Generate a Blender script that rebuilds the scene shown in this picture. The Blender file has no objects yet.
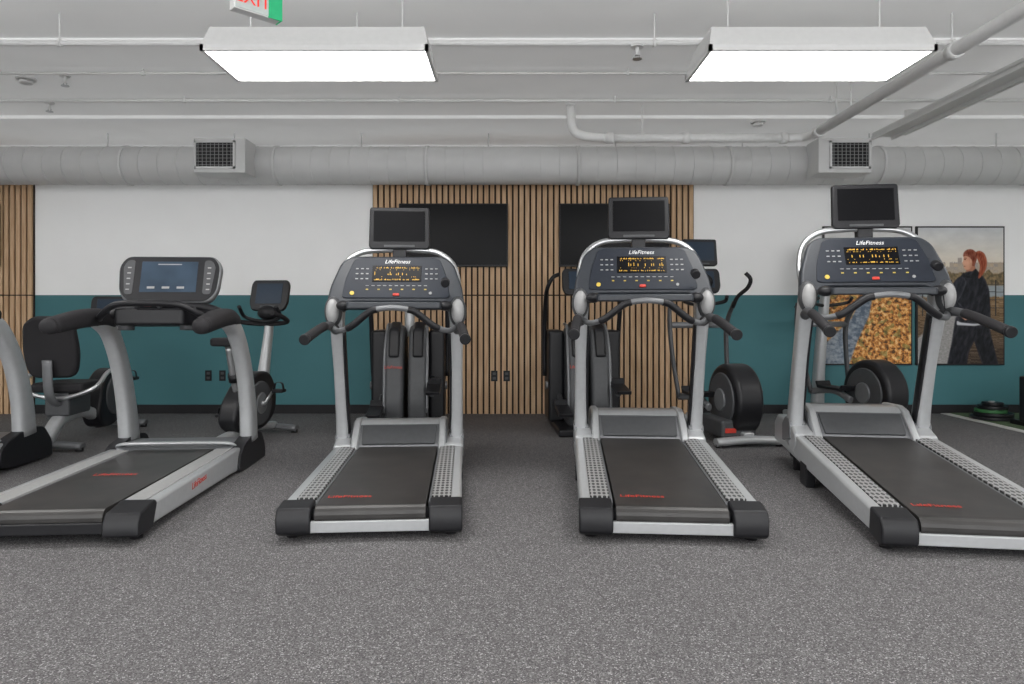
import bpy, bmesh, math, random
from mathutils import Vector, Matrix, noise
random.seed(7)
sc = bpy.context.scene
COL = sc.collection
WALL = 7.76
CEIL = 3.05
DEF = [0.0]

# ---------------------------------------------------------------- materials
MC = {}
def mat(name, col, rough=0.5, metal=0.0, emit=0.0, var=0.06, scale=30.0, coat=0.0, bump=0.0, spec=0.5):
    if name in MC: return MC[name]
    m = bpy.data.materials.new(name); m.use_nodes = True
    nt = m.node_tree; b = nt.nodes['Principled BSDF']
    b.inputs['Roughness'].default_value = rough
    b.inputs['Metallic'].default_value = metal
    b.inputs['Specular IOR Level'].default_value = spec
    if coat: b.inputs['Coat Weight'].default_value = coat
    c = (col[0], col[1], col[2], 1)
    tc = nt.nodes.new('ShaderNodeTexCoord')
    nz = nt.nodes.new('ShaderNodeTexNoise'); nz.inputs['Scale'].default_value = scale
    nt.links.new(tc.outputs['Object'], nz.inputs['Vector'])
    rp = nt.nodes.new('ShaderNodeValToRGB')
    rp.color_ramp.elements[0].position = 0.3; rp.color_ramp.elements[1].position = 0.7
    rp.color_ramp.elements[0].color = tuple(max(0, x*(1-var)) for x in col) + (1,)
    rp.color_ramp.elements[1].color = tuple(min(1, x*(1+var)) for x in col) + (1,)
    nt.links.new(nz.outputs['Fac'], rp.inputs['Fac'])
    nt.links.new(rp.outputs['Color'], b.inputs['Base Color'])
    if bump:
        bp = nt.nodes.new('ShaderNodeBump'); bp.inputs['Strength'].default_value = bump
        bp.inputs['Distance'].default_value = 0.002
        nt.links.new(nz.outputs['Fac'], bp.inputs['Height']); nt.links.new(bp.outputs['Normal'], b.inputs['Normal'])
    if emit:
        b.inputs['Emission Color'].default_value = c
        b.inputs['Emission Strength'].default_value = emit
    MC[name] = m
    return m

def srgb(r, g, b):
    f = lambda v: (v/255/12.92) if v/255 <= 0.04045 else ((v/255+0.055)/1.055)**2.4
    return (f(r), f(g), f(b))

def ramp_mat(name, stops, kind='voronoi', scale=150, rough=0.8, vec_scale=None, const=True, bump=0.0):
    m = bpy.data.materials.new(name); m.use_nodes = True
    nt = m.node_tree; b = nt.nodes['Principled BSDF']; b.inputs['Roughness'].default_value = rough
    tc = nt.nodes.new('ShaderNodeTexCoord'); src = tc.outputs['Object']
    if vec_scale:
        mp = nt.nodes.new('ShaderNodeMapping'); mp.inputs['Scale'].default_value = vec_scale
        nt.links.new(src, mp.inputs['Vector']); src = mp.outputs['Vector']
    if kind == 'voronoi':
        t = nt.nodes.new('ShaderNodeTexVoronoi'); t.inputs['Scale'].default_value = scale
        nt.links.new(src, t.inputs['Vector'])
        sp = nt.nodes.new('ShaderNodeSeparateColor'); nt.links.new(t.outputs['Color'], sp.inputs[0]); out = sp.outputs[0]
    else:
        t = nt.nodes.new('ShaderNodeTexNoise'); t.inputs['Scale'].default_value = scale; t.inputs['Detail'].default_value = 6
        nt.links.new(src, t.inputs['Vector']); out = t.outputs['Fac']
    rp = nt.nodes.new('ShaderNodeValToRGB')
    if const: rp.color_ramp.interpolation = 'CONSTANT'
    els = rp.color_ramp.elements
    while len(els) < len(stops): els.new(0.5)
    for e, (p, c) in zip(els, stops):
        e.position = p; e.color = (c[0], c[1], c[2], 1)
    nt.links.new(out, rp.inputs['Fac']); nt.links.new(rp.outputs['Color'], b.inputs['Base Color'])
    if bump:
        bp = nt.nodes.new('ShaderNodeBump'); bp.inputs['Strength'].default_value = bump; bp.inputs['Distance'].default_value = 0.001
        nt.links.new(out, bp.inputs['Height']); nt.links.new(bp.outputs['Normal'], b.inputs['Normal'])
    return m

def dots_mat(name, base, dot, vs, thr=0.3, rough=0.4, metal=0.3):
    m = bpy.data.materials.new(name); m.use_nodes = True
    nt = m.node_tree; b = nt.nodes['Principled BSDF']
    b.inputs['Roughness'].default_value = rough; b.inputs['Metallic'].default_value = metal
    tc = nt.nodes.new('ShaderNodeTexCoord')
    mp = nt.nodes.new('ShaderNodeMapping'); mp.inputs['Scale'].default_value = vs
    nt.links.new(tc.outputs['Object'], mp.inputs['Vector'])
    t = nt.nodes.new('ShaderNodeTexVoronoi'); t.voronoi_dimensions = '2D'; t.inputs['Scale'].default_value = 1.0
    t.inputs['Randomness'].default_value = 0.0
    nt.links.new(mp.outputs['Vector'], t.inputs['Vector'])
    rp = nt.nodes.new('ShaderNodeValToRGB'); rp.color_ramp.interpolation = 'CONSTANT'
    rp.color_ramp.elements[0].color = (*dot, 1); rp.color_ramp.elements[1].position = thr; rp.color_ramp.elements[1].color = (*base, 1)
    nt.links.new(t.outputs['Distance'], rp.inputs['Fac']); nt.links.new(rp.outputs['Color'], b.inputs['Base Color'])
    return m

SILVER = mat('silver_paint', (0.44, 0.45, 0.46), 0.33, 0.35, var=0.03)
SILVERD = mat('silver_paint_dark', (0.165, 0.17, 0.178), 0.4, 0.3, var=0.03)
TUBEM = mat('satin_metal', (0.52, 0.53, 0.54), 0.28, 0.8, var=0.03)
GREY = mat('grey_plastic', (0.055, 0.057, 0.061), 0.5)
GREYL = mat('light_grey_plastic', (0.3, 0.3, 0.3), 0.45)
BLACK = mat('black_plastic', (0.010, 0.010, 0.012), 0.42, spec=0.35)
BLACKM = mat('matte_black', (0.015, 0.015, 0.017), 0.6, spec=0.3)
RUBBER = mat('black_rubber', (0.018, 0.017, 0.019), 0.7, bump=0.3, scale=200, spec=0.3)
BELT = mat('treadmill_belt', (0.028, 0.026, 0.025), 0.42, var=0.3, scale=6, spec=0.5)
SCREEN = mat('dark_glass', (0.004, 0.004, 0.005), 0.3, spec=0.12)
CONS = mat('console_slate', (0.030, 0.034, 0.041), 0.42, spec=0.4)
CONSB = mat('console_overlay', (0.017, 0.021, 0.030), 0.45, spec=0.25)
LED = mat('amber_led', (0.7, 0.42, 0.07), 0.5, emit=0.2, spec=0.1)
RED = mat('red_print', (0.5, 0.035, 0.02), 0.5)
WHITEP = mat('white_print', (0.7, 0.7, 0.7), 0.5)
YEL = mat('yellow_print', (0.55, 0.4, 0.06), 0.5)
GREEN = mat('green_rubber', (0.03, 0.13, 0.04), 0.6)
LITSCR = mat('lit_screen', (0.03, 0.045, 0.065), 0.3, emit=0.4, var=0.25, scale=5, spec=0.12)
IDLE = mat('idle_screen', (0.02, 0.03, 0.045), 0.3, emit=0.3, spec=0.12)
WHITEC = mat('white_painted_metal', (0.8, 0.8, 0.79), 0.5, var=0.02)
PERF = dots_mat('perforated_footrail', (0.38, 0.38, 0.38), (0.025, 0.025, 0.025), (40, 19, 1), 0.35)

# ---------------------------------------------------------------- geometry helpers
def empty(name, loc=(0, 0, 0), rz=0.0):
    o = bpy.data.objects.new(name, None); COL.objects.link(o)
    o.location = loc; o.rotation_euler = (0, 0, rz); o.empty_display_size = 0.1
    return o

def mk(name, verts, faces, m, parent=None, M=None, bevel=0.0, seg=3, smooth=True, sub=0, loc=None):
    me = bpy.data.meshes.new(name)
    if M is not None: verts = [M @ Vector(v) for v in verts]
    if DEF[0]:
        verts = [(v[0], v[1], v[2] + DEF[0]*v[1]*min(1.0, max(0.0, v[2]/0.1))) for v in verts]
    me.from_pydata([tuple(v) for v in verts], [], faces)
    me.validate(); me.update()
    bm = bmesh.new(); bm.from_mesh(me); bmesh.ops.recalc_face_normals(bm, faces=bm.faces); bm.to_mesh(me); bm.free()
    if m: me.materials.append(m)
    o = bpy.data.objects.new(name, me); COL.objects.link(o)
    if parent: o.parent = parent
    if loc: o.location = loc
    if bevel > 0:
        b = o.modifiers.new('bevel', 'BEVEL'); b.width = bevel; b.segments = seg; b.limit_method = 'ANGLE'
        b.angle_limit = math.radians(40); b.harden_normals = True
    if sub:
        s = o.modifiers.new('sub', 'SUBSURF'); s.levels = sub; s.render_levels = sub
    if smooth and (bevel > 0 or sub or smooth == 2):
        for p in me.polygons: p.use_smooth = True
    return o

def box(name, lo, hi, m, parent=None, M=None, bevel=0.0, seg=3):
    x0, y0, z0 = lo; x1, y1, z1 = hi
    v = [(x0,y0,z0),(x1,y0,z0),(x1,y1,z0),(x0,y1,z0),(x0,y0,z1),(x1,y0,z1),(x1,y1,z1),(x0,y1,z1)]
    f = [(0,3,2,1),(4,5,6,7),(0,1,5,4),(1,2,6,5),(2,3,7,6),(3,0,4,7)]
    return mk(name, v, f, m, parent, M, bevel, seg)

def boxes(name, lst, m, parent=None, M=None):
    V = []; F = []
    for lo, hi in lst:
        x0,y0,z0 = lo; x1,y1,z1 = hi; n = len(V)
        V += [(x0,y0,z0),(x1,y0,z0),(x1,y1,z0),(x0,y1,z0),(x0,y0,z1),(x1,y0,z1),(x1,y1,z1),(x0,y1,z1)]
        F += [tuple(n+i for i in q) for q in [(0,3,2,1),(4,5,6,7),(0,1,5,4),(1,2,6,5),(2,3,7,6),(3,0,4,7)]]
    return mk(name, V, F, m, parent, M)

def fillet(pts, r, n=4):
    out = []; N = len(pts)
    for i in range(N):
        p = Vector(pts[i]); a = Vector(pts[i-1]); c = Vector(pts[(i+1) % N])
        la = (a-p).length; lc = (c-p).length; rr = min(r, la*0.45, lc*0.45)
        s = p + (a-p).normalized()*rr; e = p + (c-p).normalized()*rr
        for k in range(n+1):
            t = k/n
            q = s*(1-t)**2 + p*2*t*(1-t) + e*t*t
            out.append((q.x, q.y))
    return out

def prism(name, pts, axis, lo, hi, m, parent=None, M=None, bevel=0.0, r=0.0, seg=3):
    if r: pts = fillet(pts, r)
    n = len(pts)
    def P(a, b, d):
        return {'x': (d, a, b), 'y': (a, d, b), 'z': (a, b, d)}[axis]
    v = [P(a, b, lo) for a, b in pts] + [P(a, b, hi) for a, b in pts]
    f = [tuple(range(n))[::-1], tuple(range(n, 2*n))]
    for i in range(n): f.append((i, (i+1) % n, n+(i+1) % n, n+i))
    return mk(name, v, f, m, parent, M, bevel, seg, smooth=bool(bevel))

def catmull(pts, res):
    if res <= 1 or len(pts) < 3: return [Vector(p) for p in pts], None
    P = [Vector(p) for p in pts]; out = []; ts = []
    for i in range(len(P)-1):
        p0 = P[i-1] if i > 0 else P[0]*2-P[1]; p1 = P[i]; p2 = P[i+1]; p3 = P[i+2] if i+2 < len(P) else P[-1]*2-P[-2]
        for k in range(res):
            t = k/res
            out.append(0.5*((2*p1)+(p2-p0)*t+(2*p0-5*p1+4*p2-p3)*t*t+(3*p1-p0-3*p2+p3)*t**3)); ts.append(i+t)
    out.append(P[-1]); ts.append(len(P)-1)
    return out, ts

def sweep(name, pts, r, m, parent=None, M=None, n=12, res=6, power=2.0, ref=(1, 0, 0), cap=True):
    path, ts = catmull(pts, res)
    if ts is None: ts = list(range(len(path)))
    def rad(t):
        if isinstance(r, list):
            i = min(int(t), len(r)-2); k = t-i
            a = r[i]; b = r[i+1]
            a = a if isinstance(a, tuple) else (a, a); b = b if isinstance(b, tuple) else (b, b)
            return (a[0]*(1-k)+b[0]*k, a[1]*(1-k)+b[1]*k)
        return r if isinstance(r, tuple) else (r, r)
    V = []; F = []; N = len(path)
    u = Vector(ref)
    for i, p in enumerate(path):
        t = (path[min(i+1, N-1)]-path[max(i-1, 0)]).normalized()
        uu = u - t*u.dot(t)
        if uu.length < 1e-3:
            uu = Vector((0, 1, 0)) - t*t.y
            if uu.length < 1e-3: uu = Vector((0, 0, 1)) - t*t.z
        uu.normalize(); u = uu if not isinstance(r, (tuple, list)) else u
        w = t.cross(uu); rw, rh = rad(ts[i])
        for k in range(n):
            a = 2*math.pi*k/n; c = math.cos(a); s = math.sin(a)
            c = math.copysign(abs(c)**(2/power), c); s = math.copysign(abs(s)**(2/power), s)
            V.append(p+uu*c*rw+w*s*rh)
    for i in range(N-1):
        for k in range(n):
            F.append((i*n+k, i*n+(k+1) % n, (i+1)*n+(k+1) % n, (i+1)*n+k))
    if cap:
        F.append(tuple(range(n))[::-1]); F.append(tuple(range((N-1)*n, N*n)))
    o = mk(name, V, F, m, parent, M, smooth=2)
    if cap:
        o.data.polygons[-1].use_smooth = False; o.data.polygons[-2].use_smooth = False
    return o

def cyl(name, a, b, r, m, parent=None, M=None, n=24, bevel=0.0):
    o = sweep(name, [a, b], float(r), m, parent, M, n=n, res=1)
    if bevel:
        bb = o.modifiers.new('bevel', 'BEVEL'); bb.width = bevel; bb.segments = 3; bb.limit_method = 'ANGLE'; bb.angle_limit = math.radians(50)
    return o

def ball(name, c, rad, m, parent=None, M=None, nu=20, nv=12):
    V = []; F = []
    for j in range(1, nv):
        ph = math.pi*j/nv
        for i in range(nu):
            th = 2*math.pi*i/nu
            V.append((c[0]+rad[0]*math.sin(ph)*math.cos(th), c[1]+rad[1]*math.sin(ph)*math.sin(th), c[2]+rad[2]*math.cos(ph)))
    V.append((c[0], c[1], c[2]+rad[2])); V.append((c[0], c[1], c[2]-rad[2])); T = len(V)-2
    for j in range(nv-2):
        for i in range(nu): F.append((j*nu+i, j*nu+(i+1) % nu, (j+1)*nu+(i+1) % nu, (j+1)*nu+i))
    for i in range(nu):
        F.append((T, (i+1) % nu, i)); F.append((T+1, (nv-2)*nu+i, (nv-2)*nu+(i+1) % nu))
    return mk(name, V, F, m, parent, M, smooth=2)

def text(name, body, size, m, parent, M, ext=0.0008, shear=0.0):
    cu = bpy.data.curves.new(name, 'FONT'); cu.body = body; cu.size = size; cu.extrude = ext; cu.align_x = 'CENTER'; cu.shear = shear
    cu.materials.append(m)
    o = bpy.data.objects.new(name, cu); COL.objects.link(o); o.parent = parent
    if DEF[0]: M = Matrix.Translation((0, 0, DEF[0]*M.translation.y)) @ M
    o.matrix_local = M
    return o

T = Matrix.Translation
def R(deg, ax): return Matrix.Rotation(math.radians(deg), 4, ax)

# ---------------------------------------------------------------- room
XL, XR, YB = -7.6, 7.6, -3.6
FLOOR = ramp_mat('speckled_rubber_floor', [(0.0, srgb(62, 60, 61)), (0.25, srgb(81, 79, 80)), (0.5, srgb(98, 96, 97)), (0.8, srgb(117, 115, 116)), (0.94, srgb(158, 157, 157))], 'voronoi', 240, 0.8, bump=0.15)
CEILM = mat('ceiling_paint_fill_glow', (0.8, 0.8, 0.795), 0.9, emit=0.16, var=0.03, scale=1.5)  # ceiling paint also glows, added as even fill light; no lamp there
WALLW = mat('white_wall_paint', (0.93, 0.93, 0.925), 0.8, var=0.01, scale=3)
TEAL = mat('teal_wall_paint', srgb(62, 113, 119), 0.7, var=0.02, scale=3)
box('floor', (XL, YB, -0.1), (XR, WALL+0.1, 0), FLOOR)
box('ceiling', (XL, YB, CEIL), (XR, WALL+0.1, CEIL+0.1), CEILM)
wb = empty('wall_back')
box('wall_upper', (XL, WALL, 1.345), (XR, WALL+0.1, CEIL), WALLW, wb)
box('wall_teal_band', (XL, WALL, 0), (XR, WALL+0.1, 1.345), TEAL, wb)
box('wall_left', (XL-0.1, YB, 0), (XL, WALL+0.1, CEIL), WALLW)
box('wall_right', (XR, YB, 0), (XR+0.1, WALL+0.1, CEIL), WALLW)
wf = empty('added_fill_window_1')  # unseen window wall, added so sky light fills the room from behind
for i in range(7):
    x = XL + i*(XR-XL)/6
    box('mullion', (max(XL, x-0.06), YB-0.08, 0), (min(XR, x+0.06), YB, CEIL), WHITEC, wf)
box('sill', (XL, YB-0.08, 0), (XR, YB, 0.35), WHITEC, wf)
box('head', (XL, YB-0.08, 2.9), (XR, YB, CEIL), WHITEC, wf)
bb = empty('baseboard_back')
for i, (a, b) in enumerate([(-5.42, -1.58), (2.06, XR)]):
    box('board_%d' % (i+1), (a, WALL-0.015, 0), (b, WALL, 0.1), BLACKM, bb)

WOOD = ramp_mat('oak_slat', [(0.3, srgb(180, 144, 108)), (0.7, srgb(210, 178, 143))], 'noise', 6, 0.6, (6, 6, 0.6), const=False)
WDARK = mat('dark_felt_backing', (0.03, 0.018, 0.012), 0.9)
def slats(name, x0, x1):
    e = empty(name)
    box('backing', (x0, WALL-0.02, 0), (x1, WALL-0.0005, 2.95), WDARK, e)
    L = []; p = 0.066; n = int(round((x1-x0)/p)); p = (x1-x0)/n
    for i in range(n):
        a = x0+i*p+p*0.16; b = x0+(i+1)*p-p*0.16
        L.append(((a, WALL-0.045, 0.0), (b, WALL-0.018, 1.335)))
        L.append(((a, WALL-0.045, 1.35), (b, WALL-0.018, 2.95)))
    boxes('slats', L, WOOD, e)
slats('wood_slat_panel', -1.58, 2.06)
slats('wood_slat_panel', -7.4, -5.42)

def wall_tv(x0, x1, z0=1.66, z1=2.37):
    e = empty('wall_tv')
    y = WALL-0.046
    box('bezel', (x0, y-0.06, z0), (x1, y-0.015, z1), BLACK, e, bevel=0.006)
    box('screen', (x0+0.012, y-0.063, z0+0.02), (x1-0.012, y-0.058, z1-0.012), SCREEN, e)
    box('mount', (x0+0.3, y-0.016, z0+0.15), (x1-0.3, y+0.0, z1-0.15), BLACKM, e)
wall_tv(-1.27, -0.045); wall_tv(0.53, 1.77); wall_tv(-7.0, -5.77)

def outlet(x, z=0.43, y=WALL):
    e = empty('wall_outlet')
    box('plate', (x-0.037, y-0.006, z-0.06), (x+0.037, y, z+0.06), BLACK, e, bevel=0.003)
    for dz in (-0.026, 0.026): box('socket', (x-0.018, y-0.009, z+dz-0.014), (x+0.018, y-0.005, z+dz+0.014), GREY, e, bevel=0.003)
outlet(-3.45); outlet(-3.29); outlet(-0.2, y=WALL-0.046); outlet(-0.06, y=WALL-0.046)

# ---------------------------------------------------------------- posters (printed pictures, painted as colour attributes)
PRINT = bpy.data.materials.new('poster_print'); PRINT.use_nodes = True
_nt = PRINT.node_tree; _b = _nt.nodes['Principled BSDF']; _b.inputs['Roughness'].default_value = 0.45; _b.inputs['Specular IOR Level'].default_value = 0.25
_a = _nt.nodes.new('ShaderNodeVertexColor'); _a.layer_name = 'Col'
_nt.links.new(_a.outputs['Color'], _b.inputs['Base Color'])

def sd_poly(px, py, pts):
    d = 1e9; inside = False; n = len(pts); j = n-1
    for i in range(n):
        ax, ay = pts[i]; bx, by = pts[j]
        ex, ey = bx-ax, by-ay; wx, wy = px-ax, py-ay
        t = max(0.0, min(1.0, (wx*ex+wy*ey)/(ex*ex+ey*ey+1e-9)))
        dx, dy = wx-ex*t, wy-ey*t; d = min(d, dx*dx+dy*dy)
        if (ay > py) != (by > py) and px < (bx-ax)*(py-ay)/(by-ay+1e-12)+ax: inside = not inside
        j = i
    d = math.sqrt(d)
    return d if inside else -d
def N(x, y, s, z=0.0): return noise.noise(Vector((x*s, y*s, z)))
def FB(x, y, s, z=0.0): return noise.fractal(Vector((x*s, y*s, z)), 0.8, 2.1, 5)
def mix(a, b, t):
    t = max(0.0, min(1.0, t)); return tuple(p*(1-t)+q*t for p, q in zip(a, b))
def poster(name, x0, y0, x1, y1, fn, step=0.5):
    """x,y are centimetre-like poster units (88 units = 1 m on the wall)."""
    e = empty(name)
    W = lambda px, py: ((px-512)/88.0, 1.13+(314-py)/88.0)
    X0, Z1 = W(x0, y0); X1, Z0 = W(x1, y1)
    box('frame', (X0, WALL-0.03, Z0), (X1, WALL, Z1), BLACK, e, bevel=0.003)
    a0, b0, a1, b1 = x0+1.5, y0+1.5, x1-1.5, y1-1.5
    nx = int((a1-a0)/step); ny = int((b1-b0)/step)
    V = []; C = []
    for j in range(ny+1):
        py = b0+(b1-b0)*j/ny
        for i in range(nx+1):
            px = a0+(a1-a0)*i/nx
            X, Z = W(px, py); V.append((X, WALL-0.032, Z))
            c = fn(px, py); C.extend(srgb(*[max(0, min(255, q)) for q in c])); C.append(1.0)
    F = [(j*(nx+1)+i, j*(nx+1)+i+1, (j+1)*(nx+1)+i+1, (j+1)*(nx+1)+i) for j in range(ny) for i in range(nx)]
    me = bpy.data.meshes.new('print'); me.from_pydata(V, [], F); me.update()
    at = me.color_attributes.new('Col', 'FLOAT_COLOR', 'POINT'); at.data.foreach_set('color', C)
    me.materials.append(PRINT)
    o = bpy.data.objects.new('print', me); COL.objects.link(o); o.parent = e

def fl(p, r): return fillet(p, r, 3)
LAY = [  # polygon, base colour, kind
 (fl([(966,314),(986,312),(989,334),(997,366),(981,366),(972,340)],3), (26,27,33), 'c'),
 (fl([(954,316),(977,314),(975,336),(967,352),(965,366),(945,366),(950,342)],3), (30,31,38), 'c'),
 (fl([(955,321),(989,319),(989,323),(973,326),(955,325)],1), (196,196,200), 's'),
 (fl([(964,263),(972,262),(975,274),(965,277)],1.5), (176,118,92), 's'),
 (fl([(957,278),(962,273.5),(968,271),(976,272.5),(983,278),(987.5,290),(988.5,305),(989,321),(973,324),(955.5,322),(956,308),(953.5,294)],4), (28,29,36), 'c'),
 (fl([(961,272.5),(967,275),(974,268.5),(978,274),(969,280),(960,278)],1.5), (18,19,24), 'c'),
 (fl([(954.5,279),(960,275.5),(965.5,281),(960,296),(952,307),(943.5,305),(947,291)],3.5), (38,40,48), 'c'),
 (fl([(944.5,299.5),(951,296.5),(963.5,309),(960.5,315),(946,308)],2.5), (34,36,44), 'c'),
 (fl([(959.5,308.5),(964,310),(967,314.5),(966,319.5),(963.5,320.5),(960.5,318),(957.5,315)],1.6), (208,156,130), 's'),
 (fl([(961.8,256.5),(966,252),(971,254),(972.4,264),(968,269.6),(964,270.2),(962.3,268.6),(962,266.8),(961.7,265.2),(960.5,263.3),(961.6,260.4)],1.0), (210,156,128), 'f'),
 (fl([(972.5,253.5),(977,250.5),(982.5,253),(985.5,261),(984.5,269),(981,275),(976.2,280),(977,273),(978.5,266),(976,259.5)],3), (136,62,36), 'h'),
 (fl([(961.2,257),(961.8,252.8),(965.5,249.6),(970.5,249.4),(975,253),(975.4,259),(972.5,266.5),(970.3,266),(970.6,260.2),(967.5,257),(964,256)],2), (112,50,30), 'h'),
]
def runner(px, py):
    t = (py-228)/36.0
    c = mix((206,208,210), (228,218,202), t)
    c = tuple(q+10*FB(px*0.5, py, 0.09, 3) for q in c)
    # hazy skyline
    top = 262+4.5*round(2.2*N(math.floor(px/4.0)*4.0, 0, 0.31, 5)) + 1.2*N(px, 0, 0.9)
    if py > top:
        h = mix((150,142,136), (178,158,134), 0.5+N(math.floor(px/4.0)*4.0, math.floor(py/3)*3, 0.4, 9))
        c = mix(c, tuple(q+14*N(px, py, 0.9, 2) for q in h), min(1, (py-top)*0.9)*0.85)
    tt = 272+3*FB(px, 0, 0.12, 7)
    if py > tt:
        g = mix((84,76,58), (152,128,92), 0.5+0.7*FB(px, py, 0.35, 1)); c = mix(c, g, (py-tt)*0.7)
    if py > 285: c = mix(c, tuple(q+16*N(px*0.2, py, 0.8, 4) for q in (148,156,160)), (py-285)*0.8)
    gl = 296+1.5*FB(px, 0, 0.1, 2)
    if py > gl:
        k = (py-gl)/66
        g = mix((134,108,76), (66,54,44), k); f = 46*FB(px*(1.2-k*0.4), py*2.0, 0.28, 6)
        c = mix(c, tuple(q+f for q in g), (py-gl)*0.7)
        s = sd_poly(px, py, [(900,352),(936,320),(950,297),(957,297),(962,330),(956,370),(900,370)])
        c = mix(c, tuple(q+18*FB(px, py*2, 0.4, 8) for q in (150,148,146)), s*0.5+0.4)
    for xx in (921, 935.5, 950, 994):
        if abs(px-xx) < 0.7 and 280 < py < 316: c = mix(c, (44,42,42), 0.8)
    for yy in (283.5, 291, 299, 307):
        if abs(py-yy-0.012*(px-917)) < 0.45: c = mix(c, (60,58,58), 0.6)
    for pts, base, kind in LAY:
        s = sd_poly(px, py, pts)
        if s < -0.5: continue
        if kind == 'c':
            f = 24*FB(px*1.0+py*0.25, py*0.35, 0.33, 3) + 26*math.exp(-((s-0.6)/0.7)**2)*(0.5+0.5*math.sin(px*0.35+py*0.1)) - 4
        elif kind == 'h':
            f = 50*N(px*1.7+py*0.3, py*0.3, 0.7, 5) + 24*math.exp(-(s-1.0)**2)
        elif kind == 'f':
            f = -34*max(0.0, (px-966.5)/5.0) + 10*math.exp(-((py-263)/2.5)**2)
            if (px-963.4)**2/1.1+(py-259.8)**2/0.25 < 1: f -= 105
            if abs(py-258.3) < 0.35 and 962.3 < px < 965.3: f -= 60
            if (px-962.8)**2/1.2+(py-266.6)**2/0.3 < 1: f -= 45
            if (px-969.2)**2/1.0+(py-261)**2/3 < 1: f += 16
        else: f = -20*max(0.0, 1-s)
        c = mix(c, tuple(q+f for q in base), s+0.5)
    return c
poster('framed_poster', 915, 226.5, 1003, 365, runner, 0.45)

def autumn(px, py):
    t = (py-228)/36.0
    c = mix((206,208,210), (228,218,202), t)
    c = tuple(q+10*FB(px*0.5, py, 0.09, 13) for q in c)
    top = 260+4*round(2*N(math.floor(px/5.0)*5.0, 0, 0.31, 15))
    if py > top: c = mix(c, tuple(q+14*N(px, py, 0.9, 12) for q in (150,140,130)), (py-top)*0.8)
    g0 = 276+5*FB(px, 0, 0.1, 11)
    if py > g0:
        n = 0.5+0.75*FB(px, py, 0.30, 20)+0.25*N(px, py, 1.1, 2)
        if n < 0.35: g = mix((70,54,36), (150,92,44), n/0.35)
        elif n < 0.7: g = mix((172,106,50), (222,158,84), (n-0.35)/0.35)
        else: g = mix((222,168,96), (238,206,150), (n-0.7)/0.4)
        if N(px, py, 0.16, 30) > 0.25: g = mix(g, (118,120,66), 0.55)
        c = mix(c, g, (py-g0)*0.5)
    s = sd_poly(px, py, [(866,286),(873,286),(868,316),(856,342),(846,370),(815,370),(815,352),(850,318)])
    if s > -0.5:
        p = mix((152,160,168), (84,98,114), 0.5+0.9*FB(px, py*1.5, 0.22, 41)+(px-850)*0.015)
        c = mix(c, p, s*0.6+0.4)
    return c
poster('framed_poster', 822, 226.5, 911, 365, autumn, 0.5)

# ---------------------------------------------------------------- duct & vents
DUCTM = mat('painted_duct', (0.62, 0.62, 0.615), 0.5, 0.0, var=0.03, scale=4)
duct = empty('ventilation_duct')
DY, DZ, DR = 7.3, 2.715, 0.2
cyl('duct_body', (XL+0.01, DY, DZ), (XR-0.01, DY, DZ), DR, DUCTM, duct, n=40)
x = XL+0.3
k = 0
while x < XR:
    big = (k % 8 == 0)
    cyl('seam_%d' % k, (x-(0.02 if big else 0.004), DY, DZ), (x+(0.02 if big else 0.004), DY, DZ), DR+(0.009 if big else 0.003), DUCTM, duct, n=40)
    x += 0.2; k += 1
hx = -7.0
while hx < 7.4:
    cyl('hanger', (hx, DY-DR*0.2, DZ+DR*0.9), (hx, DY-DR*0.2, CEIL), 0.008, DUCTM, duct, n=8); hx += 1.35
for (a, b) in [(-3.20, -2.68), (3.08, 3.62)]:
    v = empty('air_vent')
    y0, y1 = 6.86, DY-0.155
    box('collar', (a, y0, 2.55), (b, y1, 2.90), DUCTM, v, bevel=0.008)
    ga = a+0.03 if a < 0 else a+0.13; gb = b-0.12 if a < 0 else b-0.04
    box('grille_back', (ga, y0-0.006, 2.61), (gb, y0+0.001, 2.85), BLACKM, v)
    for i in range(9):
        xx = ga+(gb-ga)*(i+0.5)/9
        box('louver_v', (xx-0.002, y0-0.014, 2.61), (xx+0.002, y0-0.004, 2.85), GREYL, v)
    for i in range(7):
        zz = 2.61+0.24*(i+0.5)/7
        box('louver_h', (ga, y0-0.012, zz-0.002), (gb, y0-0.005, zz+0.002), GREYL, v)
    for (p, q) in [((ga-0.02, 2.59), (gb+0.02, 2.61)), ((ga-0.02, 2.85), (gb+0.02, 2.87)), ((ga-0.02, 2.59), (ga, 2.87)), ((gb, 2.59), (gb+0.02, 2.87))]:
        box('grille_rim', (p[0], y0-0.018, p[1]), (q[0], y0, q[1]), DUCTM, v)

# ---------------------------------------------------------------- ceiling services
PIPE = mat('white_pipe_paint', (0.82, 0.82, 0.81), 0.4, var=0.02)
def xpipe(name, y, z, r, x0=XL+0.01, x1=XR-0.01):
    e = empty(name)
    cyl('pipe', (x0, y, z), (x1, y, z), r, PIPE, e, n=16)
    xx = x0+0.9
    while xx < x1:
        cyl('hanger', (xx, y, z), (xx, y, CEIL), 0.006, PIPE, e, n=8)
        cyl('clamp', (xx-0.012, y, z), (xx+0.012, y, z), r+0.007, PIPE, e, n=16)
        xx += 1.9
    return e
spk = xpipe('sprinkler_pipe', 4.36, 2.86, 0.018)
xpipe('conduit_pipe', 5.35, 3.015, 0.011)
xpipe('conduit_pipe', 6.02, 3.01, 0.014)
sp = empty('water_pipe')
sweep('pipe_run', [(2.72, YB+0.05, 2.75), (2.72, 0, 2.75), (2.72, 3.0, 2.75), (2.72, 6.12, 2.75)], 0.042, PIPE, sp, n=18, res=2)
sweep('pipe_elbow', [(2.72, 6.10, 2.75), (2.71, 6.2, 2.75), (2.66, 6.27, 2.75), (2.54, 6.29, 2.75)], 0.042, PIPE, sp, n=18)
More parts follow.
